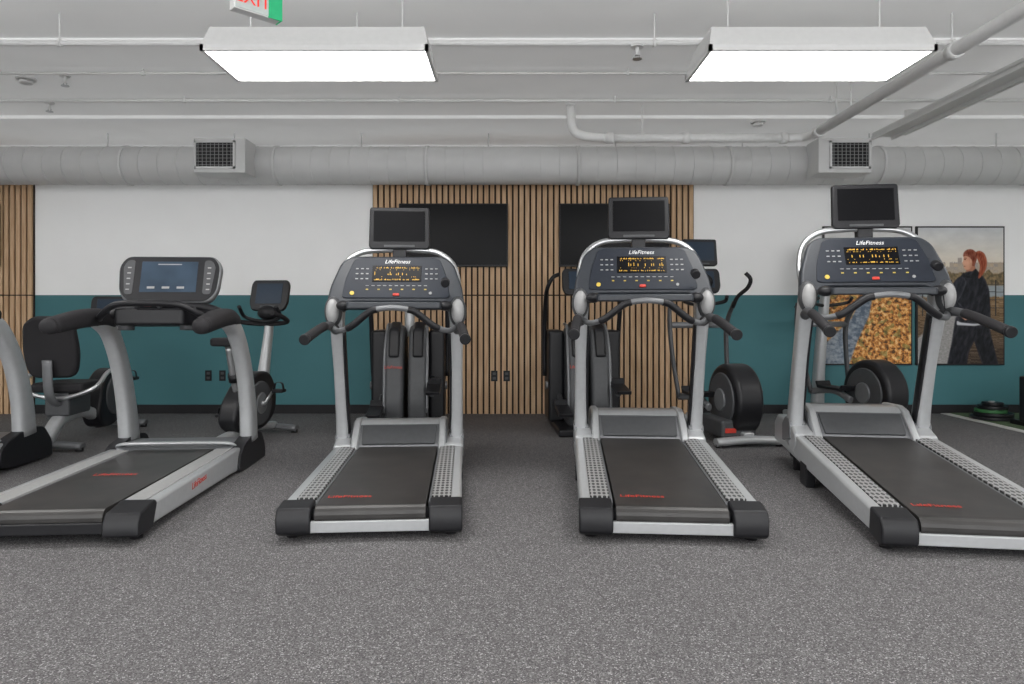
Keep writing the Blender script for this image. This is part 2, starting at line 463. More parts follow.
cyl('pipe_cross', (2.56, 6.29, 2.75), (0.85, 6.29, 2.75), 0.042, PIPE, sp)
sweep('pipe_riser', [(0.87, 6.29, 2.75), (0.66, 6.29, 2.77), (0.56, 6.29, 2.84), (0.54, 6.29, 3.05)], 0.042, PIPE, sp, n=18)
for q in [(2.50, 6.29, 2.75), (0.9, 6.29, 2.75), (1.6, 6.29, 2.75)]:
    cyl('coupling', (q[0]-0.03, q[1], q[2]), (q[0]+0.03, q[1], q[2]), 0.052, PIPE, sp)
for yy in (6.05, 4.2, 2.5, 0.5):
    cyl('coupling', (2.72, yy-0.03, 2.75), (2.72, yy+0.03, 2.75), 0.052, PIPE, sp)
for yy in (5.6, 3.4, 1.2):
    cyl('hanger', (2.66, yy, 2.77), (2.66, yy, CEIL), 0.008, PIPE, sp, n=8)
    cyl('hanger', (2.78, yy, 2.77), (2.78, yy, CEIL), 0.008, PIPE, sp, n=8)
cyl('hanger', (1.2, 6.29, 2.77), (1.2, 6.29, CEIL), 0.008, PIPE, sp, n=8)
ct = empty('cable_tray')
box('tray', (3.66, YB+0.05, 2.93), (3.88, 6.95, 2.97), WHITEC, ct, bevel=0.004)
box('tray_lip', (3.66, YB+0.05, 2.90), (3.68, 6.95, 2.94), WHITEC, ct)
box('tray_lip_2', (3.86, YB+0.05, 2.90), (3.88, 6.95, 2.94), WHITEC, ct)
for yy in (0.5, 2.5, 4.6, 6.4): box('tray_hanger', (3.70, yy, 2.965), (3.84, yy+0.04, CEIL), WHITEC, ct)
cyl('conduit', (4.0, YB+0.05, 2.96), (4.0, 6.95, 2.96), 0.015, PIPE, ct, n=12)
box('conduit_strap', (3.97, 4.6, 2.95), (4.03, 4.63, CEIL), WHITEC, ct)
rib = empty('trim_1')
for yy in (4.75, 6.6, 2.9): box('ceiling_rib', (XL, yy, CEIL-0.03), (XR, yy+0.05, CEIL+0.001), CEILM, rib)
def sprinkler(x, y, z0, e=None):
    e = e or empty('sprinkler_head')
    cyl('stem', (x, y, z0-0.06), (x, y, z0), 0.012, PIPE, e, n=12)
    cyl('plate', (x, y, z0-0.01), (x, y, z0), 0.04, WHITEC, e)
    cyl('deflector', (x, y, z0-0.085), (x, y, z0-0.08), 0.03, TUBEM, e)
    for s in (-1, 1): cyl('arm', (x+s*0.014, y, z0-0.06), (x+s*0.01, y, z0-0.082), 0.003, TUBEM, e, n=8)
sprinkler(0.8, 4.36, 2.842, spk); sprinkler(-3.6, 5.5, 3.05); sprinkler(-4.2, 6.2, 3.05)
def detector(x, y):
    e = empty('smoke_detector')
    cyl('base', (x, y, CEIL-0.02), (x, y, CEIL), 0.075, WHITEC, e, bevel=0.004)
    cyl('dome', (x, y, CEIL-0.05), (x, y, CEIL-0.02), 0.05, WHITEC, e, bevel=0.012)
detector(2.45, 6.8); detector(-3.95, 5.55)

# ---------------------------------------------------------------- lights
def emitm(name, s):
    m = bpy.data.materials.new(name); m.use_nodes = True
    b = m.node_tree.nodes['Principled BSDF']; b.inputs['Base Color'].default_value = (0.9, 0.9, 0.9, 1)
    b.inputs['Emission Color'].default_value = (1.0, 0.985, 0.96, 1); b.inputs['Emission Strength'].default_value = s
    return m
LAMP = emitm('fluorescent_diffuser', 13.5)
ZL = 2.6
def fixture(cx, cy):
    e = empty('ceiling_light_fixture')
    w, d = 0.635, 0.26
    v = [(cx-w, cy-d, ZL+0.02), (cx+w, cy-d, ZL+0.02), (cx+w, cy+d, ZL+0.02), (cx-w, cy+d, ZL+0.02),
         (cx-w+0.03, cy-d+0.06, ZL+0.15), (cx+w-0.03, cy-d+0.06, ZL+0.15), (cx+w-0.03, cy+d-0.06, ZL+0.15), (cx-w+0.03, cy+d-0.06, ZL+0.15)]
    mk('housing', v, [(0,3,2,1),(4,5,6,7),(0,1,5,4),(1,2,6,5),(2,3,7,6),(3,0,4,7)], WHITEC, e)
    for nm, lo, hi in [('rim_near', (cx-w, cy-d, ZL-0.005), (cx+w, cy-d+0.02, ZL+0.03)), ('rim_far', (cx-w, cy+d-0.02, ZL-0.005), (cx+w, cy+d, ZL+0.03)),
                       ('rim_l', (cx-w, cy-d, ZL-0.005), (cx-w+0.02, cy+d, ZL+0.03)), ('rim_r', (cx+w-0.02, cy-d, ZL-0.005), (cx+w, cy+d, ZL+0.03))]:
        box(nm, lo, hi, WHITEC, e)
    box('diffuser', (cx-w+0.02, cy-d+0.02, ZL+0.003), (cx+w-0.02, cy+d-0.02, ZL+0.015), LAMP, e)
    for s in (-1, 1): cyl('hanger', (cx+s*0.45, cy, ZL+0.14), (cx+s*0.45, cy, CEIL), 0.006, WHITEC, e, n=8)
for yy in (4.05, 1.25, -1.55):  # fixtures outside the view are added to light the room
    for xx in (-3.95, -1.1, 1.73, 4.58): fixture(xx, yy)

# exit sign
ex = empty('exit_sign', (-1.09, 2.9, 0), math.radians(44))
box('housing', (-0.10, -0.025, 2.395), (0.10, 0.025, 2.54), WHITEC, ex, bevel=0.004)
EG = mat('exit_green', (0.02, 0.33, 0.14), 0.4, emit=0.5)
box('green_edge', (0.045, -0.032, 2.395), (0.105, -0.024, 2.54), EG, ex)
box('green_base', (0.101, -0.025, 2.395), (0.105, 0.025, 2.54), EG, ex)
box('face', (-0.095, -0.029, 2.40), (0.05, -0.025, 2.535), mat('exit_face', (0.62, 0.68, 0.66), 0.3), ex)
text('lettering', 'EXIT', 0.075, mat('exit_red', (0.7, 0.04, 0.03), 0.4, emit=0.6), ex, T((-0.024, -0.031, 2.425)) @ R(90, 'X'))
cyl('stem', (0, 0, 2.53), (0, 0, CEIL), 0.012, WHITEC, ex, n=12)

# ---------------------------------------------------------------- treadmills
def screen_unit(parent, M, w, h, d=0.045, sm=SCREEN, lip=0.03):
    pts = [(-w/2, 0.02), (-w/2+0.02, 0), (w/2-0.02, 0), (w/2, 0.02), (w/2-0.005, h), (-w/2+0.005, h)]
    prism('tv_shell', pts, 'y', 0, d, BLACK, parent, M, bevel=0.01, r=0.02)
    box('tv_screen', (-w/2+0.035, -0.002, lip+0.025), (w/2-0.035, 0.004, h-0.03), sm, parent, M)
    box('tv_buttons', (-w/4, -0.004, 0.014), (w/4, 0.003, 0.03), GREY, parent, M, bevel=0.002)

def deck(e, hw=0.455, style='A'):
    zt = lambda y: 0.165+0.058*y
    for s in (-1, 1):
        xa, xb = sorted((s*(hw-0.065), s*hw))
        prism('side_rail', [(0.1, 0.055), (0.1, zt(0.1)), (1.9, zt(1.9)), (2.0, 0.2), (1.98, 0.10), (1.3, 0.085)], 'x', xa, xb, SILVER, e, bevel=0.018)
        xa, xb = sorted((s*0.285, s*(hw-0.06)))
        prism('foot_rail_base', [(0.1, 0.07), (0.1, zt(0.1)-0.008), (1.6, zt(1.6)-0.008), (1.6, 0.12)], 'x', xa, xb, SILVERD, e)
        xa, xb = sorted((s*0.298, s*(hw-0.055)))
        prism('foot_rail', [(0.16, zt(0.16)-0.01), (0.16, zt(0.16)+0.004), (1.5, zt(1.5)+0.004), (1.5, zt(1.5)-0.01)], 'x', xa, xb, PERF if style == 'A' else GREYL, e, bevel=0.003)
        xa, xb = sorted((s*0.292, s*(hw+0.006)))
        if style == 'A':
            pr = [(-0.03, 0.045), (-0.035, 0.12), (-0.01, 0.165), (0.12, 0.184), (0.135, 0.05), (0.0, 0.028)]
        else:
            pr = [(-0.05, 0.04), (-0.05, 0.10), (-0.02, 0.15), (0.15, 0.185), (0.17, 0.165), (0.12, 0.04)]
        prism('end_cap', pr, 'x', xa, xb, BLACK, e, bevel=0.012)
        cyl('rear_foot', (s*0.4, 0.08, 0), (s*0.4, 0.08, 0.06), 0.03, RUBBER, e)
        cyl('front_foot', (s*0.36, 1.75, 0), (s*0.36, 1.75, 0.12), 0.035, RUBBER, e)
        if style == 'A': box('foot_bracket', (s*0.43-0.03, 1.2, 0.0), (s*0.43+0.03, 1.34, 0.11), BLACK, e, bevel=0.01)
        cyl('lift_wheel', (s*0.30, 1.5, 0.045), (s*0.34, 1.5, 0.045), 0.045, RUBBER, e)
    r = 0.05; cy, cz = 0.045, 0.118
    pr = [(1.6, 0.255), (cy+0.01, cz+r)]
    for k in range(1, 9):
        a = math.pi/2+math.pi*k/9; pr.append((cy+r*math.cos(a), cz+r*math.sin(a)))
    pr += [(cy, cz-r), (1.6, 0.12)]
    prism('running_belt', pr, 'x', -0.275, 0.275, BELT, e)
    cyl('rear_roller', (-0.29, cy, cz), (0.29, cy, cz), 0.03, BLACKM, e)
    if style == 'A':
        box('rear_bar', (-0.30, -0.012, 0.04), (0.30, 0.02, 0.098), SILVER, e, bevel=0.006)
    else:
        box('rear_bar', (-0.30, -0.02, 0.05), (0.30, 0.01, 0.105), BLACK, e, bevel=0.006)
    box('underframe', (-0.38, 0.12, 0.045), (0.38, 1.9, 0.1), BLACKM, e)

def treadmill_a(loc, ang, K, tvx=0.0):
    DEF[0] = K
    e = empty('treadmill', loc, math.radians(ang))
    deck(e)
    text('belt_print', 'LifeFitness', 0.055, RED, e, T((-0.13, 0.16, 0.178)) @ R(3.3, 'X'), 0.0003)
    hp = [(1.46, 0.2), (1.47, 0.262), (1.62, 0.395), (1.70, 0.415), (1.96, 0.40), (2.06, 0.30), (2.07, 0.09), (1.5, 0.1)]
    prism('motor_hood', hp, 'x', -0.345, 0.345, SILVERD, e, bevel=0.025, r=0.02)
    for s in (-1, 1):
        xa, xb = sorted((s*0.32, s*0.46))
        prism('hood_shoulder', [(1.44, 0.2), (1.46, 0.262), (1.6, 0.31), (1.95, 0.31), (2.04, 0.24), (2.04, 0.1), (1.5, 0.1)], 'x', xa, xb, SILVER, e, bevel=0.02)
        xa, xb = sorted((s*0.285, s*0.335))
        prism('hood_cheek', [(1.40, 0.23), (1.44, 0.27), (1.60, 0.412), (1.70, 0.432), (1.96, 0.412), (1.96, 0.3), (1.5, 0.2)], 'x', xa, xb, SILVER, e, bevel=0.014)
    prism('hood_top_trim', [(1.60, 0.39), (1.66, 0.418), (1.74, 0.424), (1.80, 0.40)], 'x', -0.30, 0.30, SILVER, e, bevel=0.006)
    Mh = T((0, 1.463, 0.262)) @ R(-48, 'X')
    prism('hood_panel', [(-0.26, 0.005), (0.26, 0.005), (0.27, 0.178), (-0.27, 0.178)], 'y', -0.010, 0.01, GREY, e, Mh, bevel=0.004, r=0.012)
    for s in (-1, 1):
        sweep('upright', [(s*0.415, 1.66, 0.16), (s*0.415, 1.60, 0.45), (s*0.415, 1.50, 0.8), (s*0.415, 1.40, 1.08), (s*0.405, 1.35, 1.28)],
              [(0.05, 0.075), (0.045, 0.06), (0.042, 0.055), (0.045, 0.055), (0.05, 0.06)], SILVER, e, n=20, power=4.0)
        sweep('upright_insert', [(s*0.372, 1.635, 0.25), (s*0.373, 1.585, 0.45), (s*0.374, 1.485, 0.8), (s*0.372, 1.39, 1.08)], (0.012, 0.035), BLACK, e, n=12, power=4.0)
        prism('upright_boot', [(1.56, 0.2), (1.57, 0.32), (1.6, 0.34), (1.70, 0.34), (1.78, 0.28), (1.78, 0.15)], 'x', *sorted((s*0.355, s*0.468)), SILVERD, e, bevel=0.012)
        ball('pod', (s*0.425, 1.29, 1.205), (0.06, 0.06, 0.105), GREY, e)
        ball('pod_face', (s*0.425, 1.262, 1.205), (0.046, 0.045, 0.086), GREYL, e)
        sweep('handrail_neck', [(s*0.42, 1.36, 1.08), (s*0.434, 1.25, 1.105), (s*0.446, 1.12, 1.10), (s*0.453, 1.02, 1.085)], [0.034, 0.03, 0.026, 0.024], GREY, e, n=14)
        sweep('handrail_grip', [(s*0.448, 1.1, 1.098), (s*0.458, 0.95, 1.07), (s*0.475, 0.68, 1.01)], 0.030, RUBBER, e, n=16)
        cyl('grip_end', (s*0.475, 0.685, 1.011), (s*0.476, 0.66, 1.006), 0.034, BLACK, e, bevel=0.006)
    sweep('heart_rate_bar', [(-0.425, 1.26, 1.10), (-0.36, 1.15, 1.07), (-0.26, 1.08, 1.105), (-0.15, 1.05, 1.19), (-0.05, 1.04, 1.215), (0.05, 1.04, 1.215), (0.15, 1.05, 1.19), (0.26, 1.08, 1.105), (0.36, 1.15, 1.07), (0.425, 1.26, 1.10)], 0.019, SILVERD, e, n=14)
    for s in (-1, 1):
        sweep('sensor_grip', [(s*0.30, 1.10, 1.083), (s*0.26, 1.08, 1.105), (s*0.15, 1.05, 1.19), (s*0.10, 1.043, 1.207)], 0.0235, BLACK, e, n=14)
    Mc = T((0, 1.27, 1.255)) @ R(-24, 'X')
    outl = [(-0.475, -0.02), (-0.455, 0.14), (-0.395, 0.33), (-0.33, 0.385), (0.33, 0.385), (0.395, 0.33), (0.455, 0.14), (0.475, -0.02), (0.36, -0.03), (0.31, 0.02), (-0.31, 0.02), (-0.36, -0.03)]
    prism('console_body', outl, 'y', 0.0, 0.09, CONS, e, Mc, bevel=0.02, r=0.04)
    prism('console_face', [(-0.37, 0.045), (-0.35, 0.2), (-0.3, 0.35), (-0.26, 0.365), (0.26, 0.365), (0.3, 0.35), (0.35, 0.2), (0.37, 0.045)], 'y', -0.008, 0.01, CONSB, e, Mc, bevel=0.004, r=0.03)
    box('display_window', (-0.17, -0.011, 0.17), (0.17, -0.006, 0.30), SCREEN, e, Mc, bevel=0.003)
    L = []
    for z, hh, pr_ in ((0.182, 0.010, 0.7), (0.206, 0.005, 0.2), (0.222, 0.026, 0.2), (0.262, 0.004, 0.3), (0.276, 0.010, 0.7)):
        for c in range(44):
            if random.random() < pr_ and (c % 9) != 8:
                x = -0.155+c*0.0071
                L.append(((x, -0.0125, z), (x+0.004, -0.011, z+hh*random.choice([0.4, 0.7, 1.0]))))
    boxes('led_readout', L, LED, e, Mc)
    W = []; Y = []
    for s in (-1, 1):
        for i in range(3):
            for j in range(3):
                x = s*(0.205+i*0.035); z = 0.19+j*0.04
                W.append(((x-0.009, -0.0115, z), (x+0.009, -0.0075, z+0.007)))
    for i in range(11):
        x = -0.2+i*0.04
        W.append(((x-0.011, -0.0115, 0.137), (x+0.011, -0.0075, 0.141)))
        if i % 2 == 0: Y.append(((x-0.008, -0.0115, 0.106), (x+0.008, -0.0075, 0.113)))
    boxes('keypad_legends', W, GREYL, e, Mc)
    boxes('keypad_markers', Y, YEL, e, Mc)
    text('logo', 'LifeFitness', 0.042, WHITEP, e, Mc @ T((0, -0.009, 0.318)) @ R(90, 'X'), 0.0006, 0.3)
    cyl('quick_key', (-0.30, -0.008, 0.08), (-0.30, -0.014, 0.08), 0.015, YEL, e, Mc)
    cyl('quick_key_2', (0.235, -0.008, 0.08), (0.235, -0.014, 0.08), 0.010, GREYL, e, Mc)
    box('stop_button', (-0.022, -0.018, 0.058), (0.022, -0.006, 0.078), RED, e, Mc, bevel=0.005)
    prism('accessory_tray', [(-0.31, 1.13), (0.31, 1.13), (0.36, 1.3), (-0.36, 1.3)], 'z', 1.215, 1.262, CONS, e, bevel=0.012, r=0.02)
    for s in (-1, 1): ball('cup_holder', (s*0.34, 1.2, 1.24), (0.05, 0.05, 0.035), BLACK, e)
    cyl('cord', (0.36, 1.18, 1.22), (0.365, 1.17, 1.12), 0.003, BLACK, e, n=6)
    cyl('knob', (0.34, 1.245, 1.41), (0.34, 1.19, 1.39), 0.03, BLACK, e, bevel=0.006)
    sweep('console_arch', [(-0.425, 1.40, 1.25), (-0.425, 1.48, 1.42), (-0.385, 1.53, 1.56), (-0.28, 1.56, 1.645), (-0.12, 1.575, 1.668), (0.12, 1.575, 1.668), (0.28, 1.56, 1.645), (0.385, 1.53, 1.56), (0.425, 1.48, 1.42), (0.425, 1.40, 1.25)], 0.021, TUBEM, e, n=14)
    box('tv_bracket', (tvx-0.05, 1.55, 1.60), (tvx+0.05, 1.62, 1.80), BLACK, e, bevel=0.008)
    screen_unit(e, T((tvx, 1.53, 1.67)) @ R(-6, 'X'), 0.44, 0.31)
    DEF[0] = 0.0
    return e

treadmill_a((-0.71, 3.42, 0), 4.0, -0.045)
treadmill_a((0.795, 3.38, 0), -4.4, 0.0)
treadmill_a((2.20, 3.18, 0), -7.8, 0.032, 0.03)

def treadmill_b(loc, ang, K):
    DEF[0] = K
    e = empty('treadmill', loc, math.radians(ang))
    deck(e, 0.46, 'B')
    text('belt_print', 'LifeFitness', 0.06, RED, e, T((-0.02, 0.72, 0.212)) @ R(3.3, 'X'), 0.0003)
    text('side_print', 'LifeFitness', 0.055, RED, e, T((0.4605, 0.75, 0.145)) @ R(3.3, 'X') @ R(90, 'Z') @ R(90, 'X'), 0.001, 0.2)
    hp = [(1.5, 0.2), (1.52, 0.262), (1.62, 0.285), (1.8, 0.30), (2.0, 0.27), (2.1, 0.2), (2.1, 0.06), (1.5, 0.08)]
    prism('motor_hood', hp, 'x', -0.40, 0.40, SILVERD, e, bevel=0.03, r=0.03)
    sweep('hood_trim', [(-0.40, 1.58, 0.262), (-0.36, 1.54, 0.288), (-0.2, 1.52, 0.295), (0.2, 1.52, 0.295), (0.36, 1.54, 0.288), (0.40, 1.58, 0.262)], (0.012, 0.03), SILVER, e, ref=(0, 0, 1), n=12)
    for s in (-1, 1):
        prism('base_cover', [(1.44, 0.09), (1.48, 0.22), (1.58, 0.28), (1.80, 0.34), (1.98, 0.32), (2.08, 0.2), (2.08, 0.03), (1.6, 0.03)], 'x', *sorted((s*0.39, s*0.478)), BLACK, e, bevel=0.025, r=0.04)
        sweep('upright', [(s*0.435, 1.80, 0.28), (s*0.438, 1.76, 0.55), (s*0.436, 1.66, 0.85), (s*0.43, 1.50, 1.08), (s*0.425, 1.30, 1.16)],
              [(0.052, 0.095), (0.05, 0.085), (0.048, 0.075), (0.048, 0.065), (0.045, 0.04)], SILVER, e, n=20, power=3.5)
        sweep('arm_rest', [(s*0.42, 1.48, 1.16), (s*0.425, 1.32, 1.18), (s*0.435, 1.1, 1.155), (s*0.447, 0.82, 1.10)], [(0.055, 0.05), (0.068, 0.06), (0.068, 0.06), (0.055, 0.05)], RUBBER, e, n=18, power=2.8)
        ball('arm_end', (s*0.447, 0.82, 1.10), (0.055, 0.045, 0.05), RUBBER, e)
    sweep('front_arch', [(-0.42, 1.38, 1.16), (-0.36, 1.42, 1.21), (-0.22, 1.44, 1.255), (0, 1.44, 1.265), (0.22, 1.44, 1.255), (0.36, 1.42, 1.21), (0.42, 1.38, 1.16)], (0.045, 0.035), BLACK, e, ref=(0, 1, 0), n=14)
    sweep('ergo_bar', [(-0.40, 1.3, 1.16), (-0.33, 1.18, 1.18), (-0.2, 1.10, 1.25), (0, 1.08, 1.26), (0.2, 1.10, 1.25), (0.33, 1.18, 1.18), (0.40, 1.3, 1.16)], 0.021, BLACK, e, n=12)
    prism('cockpit', [(-0.22, 1.12), (0.22, 1.12), (0.3, 1.42), (-0.3, 1.42)], 'z', 1.12, 1.23, BLACK, e, bevel=0.02, r=0.03)
    for s in (-1, 1):
        cyl('cup_holder', (s*0.2, 1.25, 1.09), (s*0.2, 1.25, 1.245), 0.05, GREY, e, bevel=0.005)
    ball('joystick', (-0.07, 1.12, 1.255), (0.02, 0.02, 0.03), GREY, e); ball('joystick', (0.07, 1.12, 1.255), (0.02, 0.02, 0.03), GREY, e)
    box('stop_button', (-0.025, 1.09, 1.24), (0.025, 1.12, 1.275), RED, e, bevel=0.005)
    Mc = T((0, 1.4, 1.285)) @ R(-14, 'X')
    prism('console_shell', [(-0.28, 0.0), (-0.335, 0.08), (-0.35, 0.27), (-0.30, 0.345), (0.30, 0.345), (0.35, 0.27), (0.335, 0.08), (0.28, 0.0)], 'y', 0, 0.055, SILVERD, e, Mc, bevel=0.015, r=0.05)
    prism('console_glass', [(-0.265, 0.01), (-0.325, 0.083), (-0.339, 0.268), (-0.295, 0.336), (0.295, 0.336), (0.339, 0.268), (0.325, 0.083), (0.265, 0.01)], 'y', -0.008, 0.01, BLACK, e, Mc, bevel=0.004, r=0.04)
    for s in (-1, 1): prism('console_wing', [(s*0.29, 0.06), (s*0.312, 0.26), (s*0.285, 0.31), (s*0.235, 0.31), (s*0.235, 0.06)], 'y', -0.011, -0.005, GREY, e, Mc, r=0.02)
    box('console_screen', (-0.19, -0.011, 0.075), (0.19, -0.006, 0.30), LITSCR, e, Mc, bevel=0.002)
    for s in (-1, 1):
        W = [((s*0.27-0.012, -0.0125, 0.09+k*0.04), (s*0.27+0.012, -0.0105, 0.098+k*0.04)) for k in range(5)]
        boxes('console_keys', W, GREYL, e, Mc)
    boxes('screen_tiles', [((-0.14+k*0.1, -0.0125, 0.1), (-0.09+k*0.1, -0.0105, 0.115)) for k in range(3)] + [((-0.08, -0.0125, 0.275), (0.08, -0.0105, 0.282))], GREYL, e, Mc)
    box('console_neck', (-0.12, 1.42, 1.2), (0.12, 1.49, 1.4), BLACK, e, bevel=0.02)
    DEF[0] = 0.0
    return e
treadmill_b((-2.29, 3.34, 0), 4.3, -0.055)
treadmill_b((-3.96, 3.3, 0), 4.3, -0.03)

# ---------------------------------------------------------------- bikes
def shroud(name, cy, cz, ry, rz, hw, m, e, n=40, bevel=0.02):
    pts = [(cy+ry*math.cos(2*math.pi*k/n), cz+rz*math.sin(2*math.pi*k/n)) for k in range(n)]
    return prism(name, pts, 'x', -hw, hw, m, e, bevel=bevel)

def tablet(e, c, tilt, w=0.38, h=0.28):
    M = T(c) @ R(tilt, 'X')
    prism('console_shell', [(-w*0.42, 0), (-w/2, h*0.25), (-w/2, h*0.85), (-w*0.44, h), (w*0.44, h), (w/2, h*0.85), (w/2, h*0.25), (w*0.42, 0)], 'y', 0, 0.045, BLACK, e, M, bevel=0.012, r=0.03)
    box('console_screen', (-w*0.34, -0.004, h*0.22), (w*0.34, 0.002, h*0.88), IDLE, e, M, bevel=0.002)
    box('console_keys', (-w*0.2, -0.004, h*0.08), (w*0.2, 0.002, h*0.16), GREY, e, M, bevel=0.002)

def cranks(e, cy, cz, hw, arm=0.17, a0=0.6):
    cyl('crank_axle', (-hw-0.03, cy, cz), (hw+0.03, cy, cz), 0.02, TUBEM, e)
    for s in (-1, 1):
        a = a0 if s > 0 else a0+math.pi
        py, pz = cy+arm*math.cos(a), cz+arm*math.sin(a)
        sweep('crank', [(s*(hw+0.03), cy, cz), (s*(hw+0.035), py, pz)], (0.01, 0.018), TUBEM, e, n=10, res=1)
        box('pedal', (min(s*(hw+0.04), s*(hw+0.14)), py-0.05, pz-0.015), (max(s*(hw+0.04), s*(hw+0.14)), py+0.05, pz+0.015), BLACK, e, bevel=0.008)
        sweep('pedal_strap', [(s*(hw+0.045), py, pz+0.01), (s*(hw+0.06), py, pz+0.07), (s*(hw+0.12), py, pz+0.07), (s*(hw+0.135), py, pz+0.01)], (0.02, 0.003), BLACK, e, ref=(0, 1, 0), n=8)

def upright_bike(loc, ang):
    e = empty('exercise_bike', loc, math.radians(ang))
    for y, w in ((-0.5, 0.27), (0.5, 0.24)):
        sweep('stabilizer', [(-w, y, 0.04), (0, y, 0.055), (w, y, 0.04)], (0.03, 0.045), SILVERD, e, ref=(0, 0, 1), n=14)
        for s in (-1, 1): cyl('foot', (s*w*0.9, y, 0), (s*w*0.9, y, 0.03), 0.03, RUBBER, e)
    sweep('spine', [(0, -0.5, 0.07), (0, -0.2, 0.1), (0, 0.2, 0.1), (0, 0.5, 0.07)], (0.045, 0.035), SILVER, e, n=14, power=3)
    prism('drive_shroud', [(-0.33, 0.2), (-0.28, 0.36), (-0.12, 0.52), (0.08, 0.62), (0.3, 0.6), (0.42, 0.42), (0.40, 0.2), (0.2, 0.09), (-0.2, 0.1)], 'x', -0.085, 0.085, BLACK, e, bevel=0.03, r=0.09)
    shroud('shroud_disc', 0.1, 0.33, 0.2, 0.2, 0.1, GREY, e)
    shroud('disc_hub', 0.1, 0.33, 0.1, 0.1, 0.108, SILVERD, e)
    cranks(e, 0.1, 0.33, 0.1)
    sweep('seat_tube', [(0, -0.12, 0.4), (0, -0.2, 0.62), (0, -0.27, 0.86)], (0.032, 0.04), TUBEM, e, n=14)
    cyl('seat_collar', (0, -0.175, 0.55), (0, -0.195, 0.62), 0.05, BLACK, e)
    prism('saddle', [(-0.10, -0.40), (0.10, -0.40), (0.125, -0.32), (0.09, -0.22), (0.035, -0.1), (-0.035, -0.1), (-0.09, -0.22), (-0.125, -0.32)], 'z', 0.86, 0.93, RUBBER, e, bevel=0.022, r=0.04)
    sweep('mast', [(0, 0.3, 0.5), (0, 0.36, 0.75), (0, 0.42, 1.0), (0, 0.42, 1.18)], [(0.05, 0.06), (0.04, 0.05), (0.035, 0.045), (0.04, 0.04)], SILVER, e, n=16, power=3)
    sweep('handlebar', [(-0.24, 0.02, 1.14), (-0.27, 0.16, 1.10), (-0.24, 0.3, 1.06), (-0.1, 0.38, 1.04), (0.1, 0.38, 1.04), (0.24, 0.3, 1.06), (0.27, 0.16, 1.10), (0.24, 0.02, 1.14)], 0.022, RUBBER, e, n=12)
    sweep('inner_bar', [(-0.18, 0.2, 1.2), (-0.17, 0.3, 1.1), (0, 0.36, 1.06), (0.17, 0.3, 1.1), (0.18, 0.2, 1.2)], 0.017, BLACK, e, n=12)
    ball('console_mount', (0, 0.40, 1.14), (0.1, 0.07, 0.07), BLACK, e)
    tablet(e, (0, 0.38, 1.165), -15, 0.38, 0.30)
upright_bike((-2.36, 6.05, 0), -8)

def recumbent(loc, ang):
    e = empty('recumbent_exercise_bike', loc, math.radians(ang))
    for y, w in ((-0.62, 0.27), (0.62, 0.24)):
        sweep('stabilizer', [(-w, y, 0.04), (0, y, 0.055), (w, y, 0.04)], (0.03, 0.045), SILVERD, e, ref=(0, 0, 1), n=14)
        for s in (-1, 1): cyl('foot', (s*w*0.9, y, 0), (s*w*0.9, y, 0.03), 0.03, RUBBER, e)
    sweep('spine', [(0, -0.65, 0.09), (0, -0.45, 0.24), (0, -0.1, 0.26), (0, 0.2, 0.16), (0, 0.62, 0.07)], (0.055, 0.05), SILVER, e, n=14, power=3)
    prism('drive_shroud', [(0.02, 0.2), (0.1, 0.5), (0.28, 0.62), (0.48, 0.6), (0.62, 0.4), (0.55, 0.16), (0.3, 0.07), (0.1, 0.08)], 'x', -0.085, 0.085, BLACK, e, bevel=0.03, r=0.09)
    shroud('shroud_disc', 0.33, 0.36, 0.19, 0.19, 0.1, GREY, e)
    cranks(e, 0.33, 0.36, 0.1, a0=1.0)
    box('seat_carriage', (-0.1, -0.5, 0.27), (0.1, -0.15, 0.47), GREY, e, bevel=0.02)
    prism('seat_cushion', [(-0.22, -0.52), (0.22, -0.52), (0.21, -0.2), (0.14, -0.1), (-0.14, -0.1), (-0.21, -0.2)], 'z', 0.47, 0.55, RUBBER, e, bevel=0.03, r=0.06)
    Mb = T((0, -0.52, 0.55)) @ R(10, 'X')
    prism('seat_back', [(-0.18, 0.05), (0.18, 0.05), (0.22, 0.25), (0.2, 0.50), (0.12, 0.57), (-0.12, 0.57), (-0.2, 0.50), (-0.22, 0.25)], 'y', -0.04, 0.04, RUBBER, e, Mb, bevel=0.03, r=0.08)
    sweep('seat_back_support', [(0, -0.45, 0.35), (0, -0.6, 0.45), (0, -0.64, 0.75)], (0.04, 0.02), SILVERD, e, n=12)
    sweep('seat_handles', [(-0.3, -0.1, 0.65), (-0.31, -0.3, 0.62), (-0.28, -0.48, 0.5), (0, -0.5, 0.42), (0.28, -0.48, 0.5), (0.31, -0.3, 0.62), (0.3, -0.1, 0.65)], 0.018, TUBEM, e, n=12)
    for s in (-1, 1): sweep('seat_grip', [(s*0.3, -0.08, 0.65), (s*0.308, -0.25, 0.63)], 0.024, RUBBER, e, n=12, res=1)
    sweep('mast', [(0, 0.5, 0.5), (0, 0.56, 0.75), (0, 0.5, 1.0), (0, 0.42, 1.15)], [(0.05, 0.06), (0.04, 0.05), (0.035, 0.04), (0.035, 0.035)], SILVER, e, n=16, power=3)
    sweep('front_handles', [(-0.22, 0.2, 1.0), (-0.2, 0.38, 1.02), (0, 0.46, 1.02), (0.2, 0.38, 1.02), (0.22, 0.2, 1.0)], 0.02, RUBBER, e, n=12)
    tablet(e, (0, 0.38, 1.06), -12, 0.38, 0.25)
recumbent((-3.86, 6.22, 0), 5)

